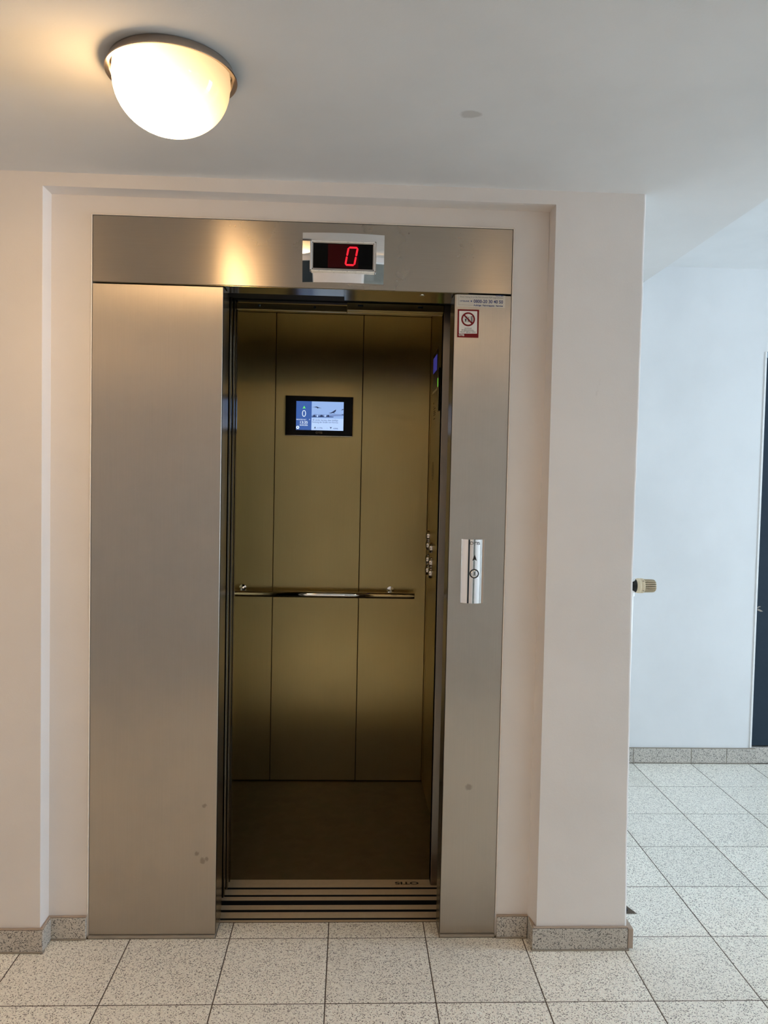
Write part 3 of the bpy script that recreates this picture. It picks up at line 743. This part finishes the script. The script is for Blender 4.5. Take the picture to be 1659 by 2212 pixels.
lathe('button_ring', [(.0110, -.0010), (.0120, -.0018), (.0140, -.0018), (.0146, .003)], (ax_, yb, 1.1320), M['blackm'], b, axis='y', n=40)
text('0', ax_ - .002, ax_ + .002, 1.1285, 1.1355, lambda x, z: (x, yb - .0026, z), M['inkg'], b, .01, name='button_mark')

# ------------------------------------------------------------------ ceiling lamps
def lamp(loc, label, power):
    t = tag(empty('ceiling_lamp'), label, 'ceiling light', 'dome ceiling lamps')
    x, y = loc
    lathe('chrome_ring', [(.124, 0.0), (.127, -.002), (.1300, -.010), (.1345, -.0185), (.1350, -.0205), (.1335, -.0215), (.1255, -.0190), (.1235, -.0100), (.1225, -.001)], (x, y, ZC), M['chromew'], t, n=96, close=False)
    lathe('back_plate', [(0, -.0006), (.1222, -.0006), (.1222, -.004), (0, -.004)], (x, y, ZC), M['plate'], t, n=64)
    prof = [(.1190, -.006), (.1205, -.020), (.1212, -.030), (.1200, -.0335)]
    for k in range(1, 17):
        a = k / 16 * math.pi / 2
        prof.append((.1195 * math.cos(a) if k < 16 else 0.0, -.0345 - .101 * math.sin(a)))
    lathe('glass_dome', prof, (x, y, ZC), opal(power), t, n=56, ang=40)
    return t
lamp((-.3665, -.6630), 'lit opal glass dome lamp with chrome ring on the ceiling, upper left', LAMP_W)
lamp((.80, -1.755), 'lit dome lamp on the ceiling behind the camera, right-hand one', LAMP_W * 0.6)
lamp((-1.50, -2.30), 'unseen dome lamp added behind the camera on the left to brighten the hall', LAMP_W * 1.4)  # extra lamp added to lift the light on floor and walls

# ------------------------------------------------------------------ radiator behind the pillar
rad_ = tag(empty('radiator'), 'radiator behind the pillar with beige thermostat knob and white pipe', 'radiator')
hx, hy, hz = .9465, .150, 1.081
lathe('pipe', [(.0082, .004), (.0082, 1.06)], (hx, hy, 0.0), M['paintw'], rad_, n=24)
for z in (.085, .070, .045): lathe('pipe_coupling', [(.0094, -.006), (.0125, -.005), (.0125, .005), (.0094, .006)], (hx, hy, z), M['paintw'], rad_, n=24)
lathe('floor_rosette', [(.0095, .012), (.014, .010), (.021, .003), (.022, .0005)], (hx + .002, hy, 0.0), M['dark'], rad_, n=24)
flat_pts = [(hx - .03, hy - .03, .0008), (hx + .045, hy - .028, .0008), (hx + .012, hy + .06, .0008), (hx - .03, hy + .05, .0008)]
poly('mortar_patch', flat_pts, (0, 0, -.0006), M['grout'], rad_)
lathe('valve_body', [(0, -.028), (.012, -.028), (.0125, .028), (.0, .028)], (hx, hy, 1.075), M['paintw'], rad_, axis='z', n=24)
lathe('valve_neck', [(.0150, -.010), (.0185, -.004), (.0200, .006), (.0215, .014), (.018, .020)], (hx, hy, hz), M['blackm'], rad_, axis='x', n=32)
th = lathe('thermostat_head', [(.0165, .011), (.0225, .014), (.0240, .019), (.0245, .026), (.0235, .0275), (.0242, .0285), (.0242, .0375), (.0225, .039)], (hx, hy, hz), M['beiged'], rad_, axis='x', n=48)
bm = bmesh.new(); ng = 22; prof = [(.0385, 1.0), (.068, .97), (.074, .93), (.0775, .80)]
rings = []
for h, sc_ in prof:
    ring = []
    for i in range(ng * 4):
        a = 2 * math.pi * i / (ng * 4); r = (.0222 if i % 4 < 3 else .0140) * sc_
        ring.append(bm.verts.new((hx + h, hy + r * math.cos(a), hz + r * math.sin(a))))
    rings.append(ring)
for P, Q in zip(rings, rings[1:]):
    for i in range(ng * 4):
        f = bm.faces.new((P[i], P[(i + 1) % (ng * 4)], Q[(i + 1) % (ng * 4)], Q[i]))
        if i % 4 >= 2: f.material_index = 1
bm.faces.new(rings[-1]); from_bm('ribbed_grip', bm, M['beige'], th).data.materials.append(M['slot'])
for s_, a in (('1', 2.35), ('0', 3.75)):
    pl = lambda x, z, a=a: (hx + .033 + (x) , hy + .0246 * math.cos(a + z * 41), hz + .0246 * math.sin(a + z * 41) )
    text(s_, *((-.0009, .0009) if s_ == '1' else (-.0018, .0018)), -.0026, .0026, lambda x, z, a=a: (hx + .033 + z, hy + .0246 * math.cos(a - x * 41), hz + .0246 * math.sin(a - x * 41)), M['ink'], th, .02)
bm = bmesh.new()
for k in range(9): addbox(bm, .908, .948, .235 + k * .07, .295 + k * .07, .18, 1.14, .012, 2)
addbox(bm, .918, .938, .235, .855, .19, .23); addbox(bm, .918, .938, .235, .855, 1.09, 1.13)
from_bm('panel', bm, M['paintw'], rad_)
lathe('valve_stub', [(.008, 0.0), (.008, .09)], (hx - .02, hy, 1.10), M['paintw'], rad_, axis='y', n=20)
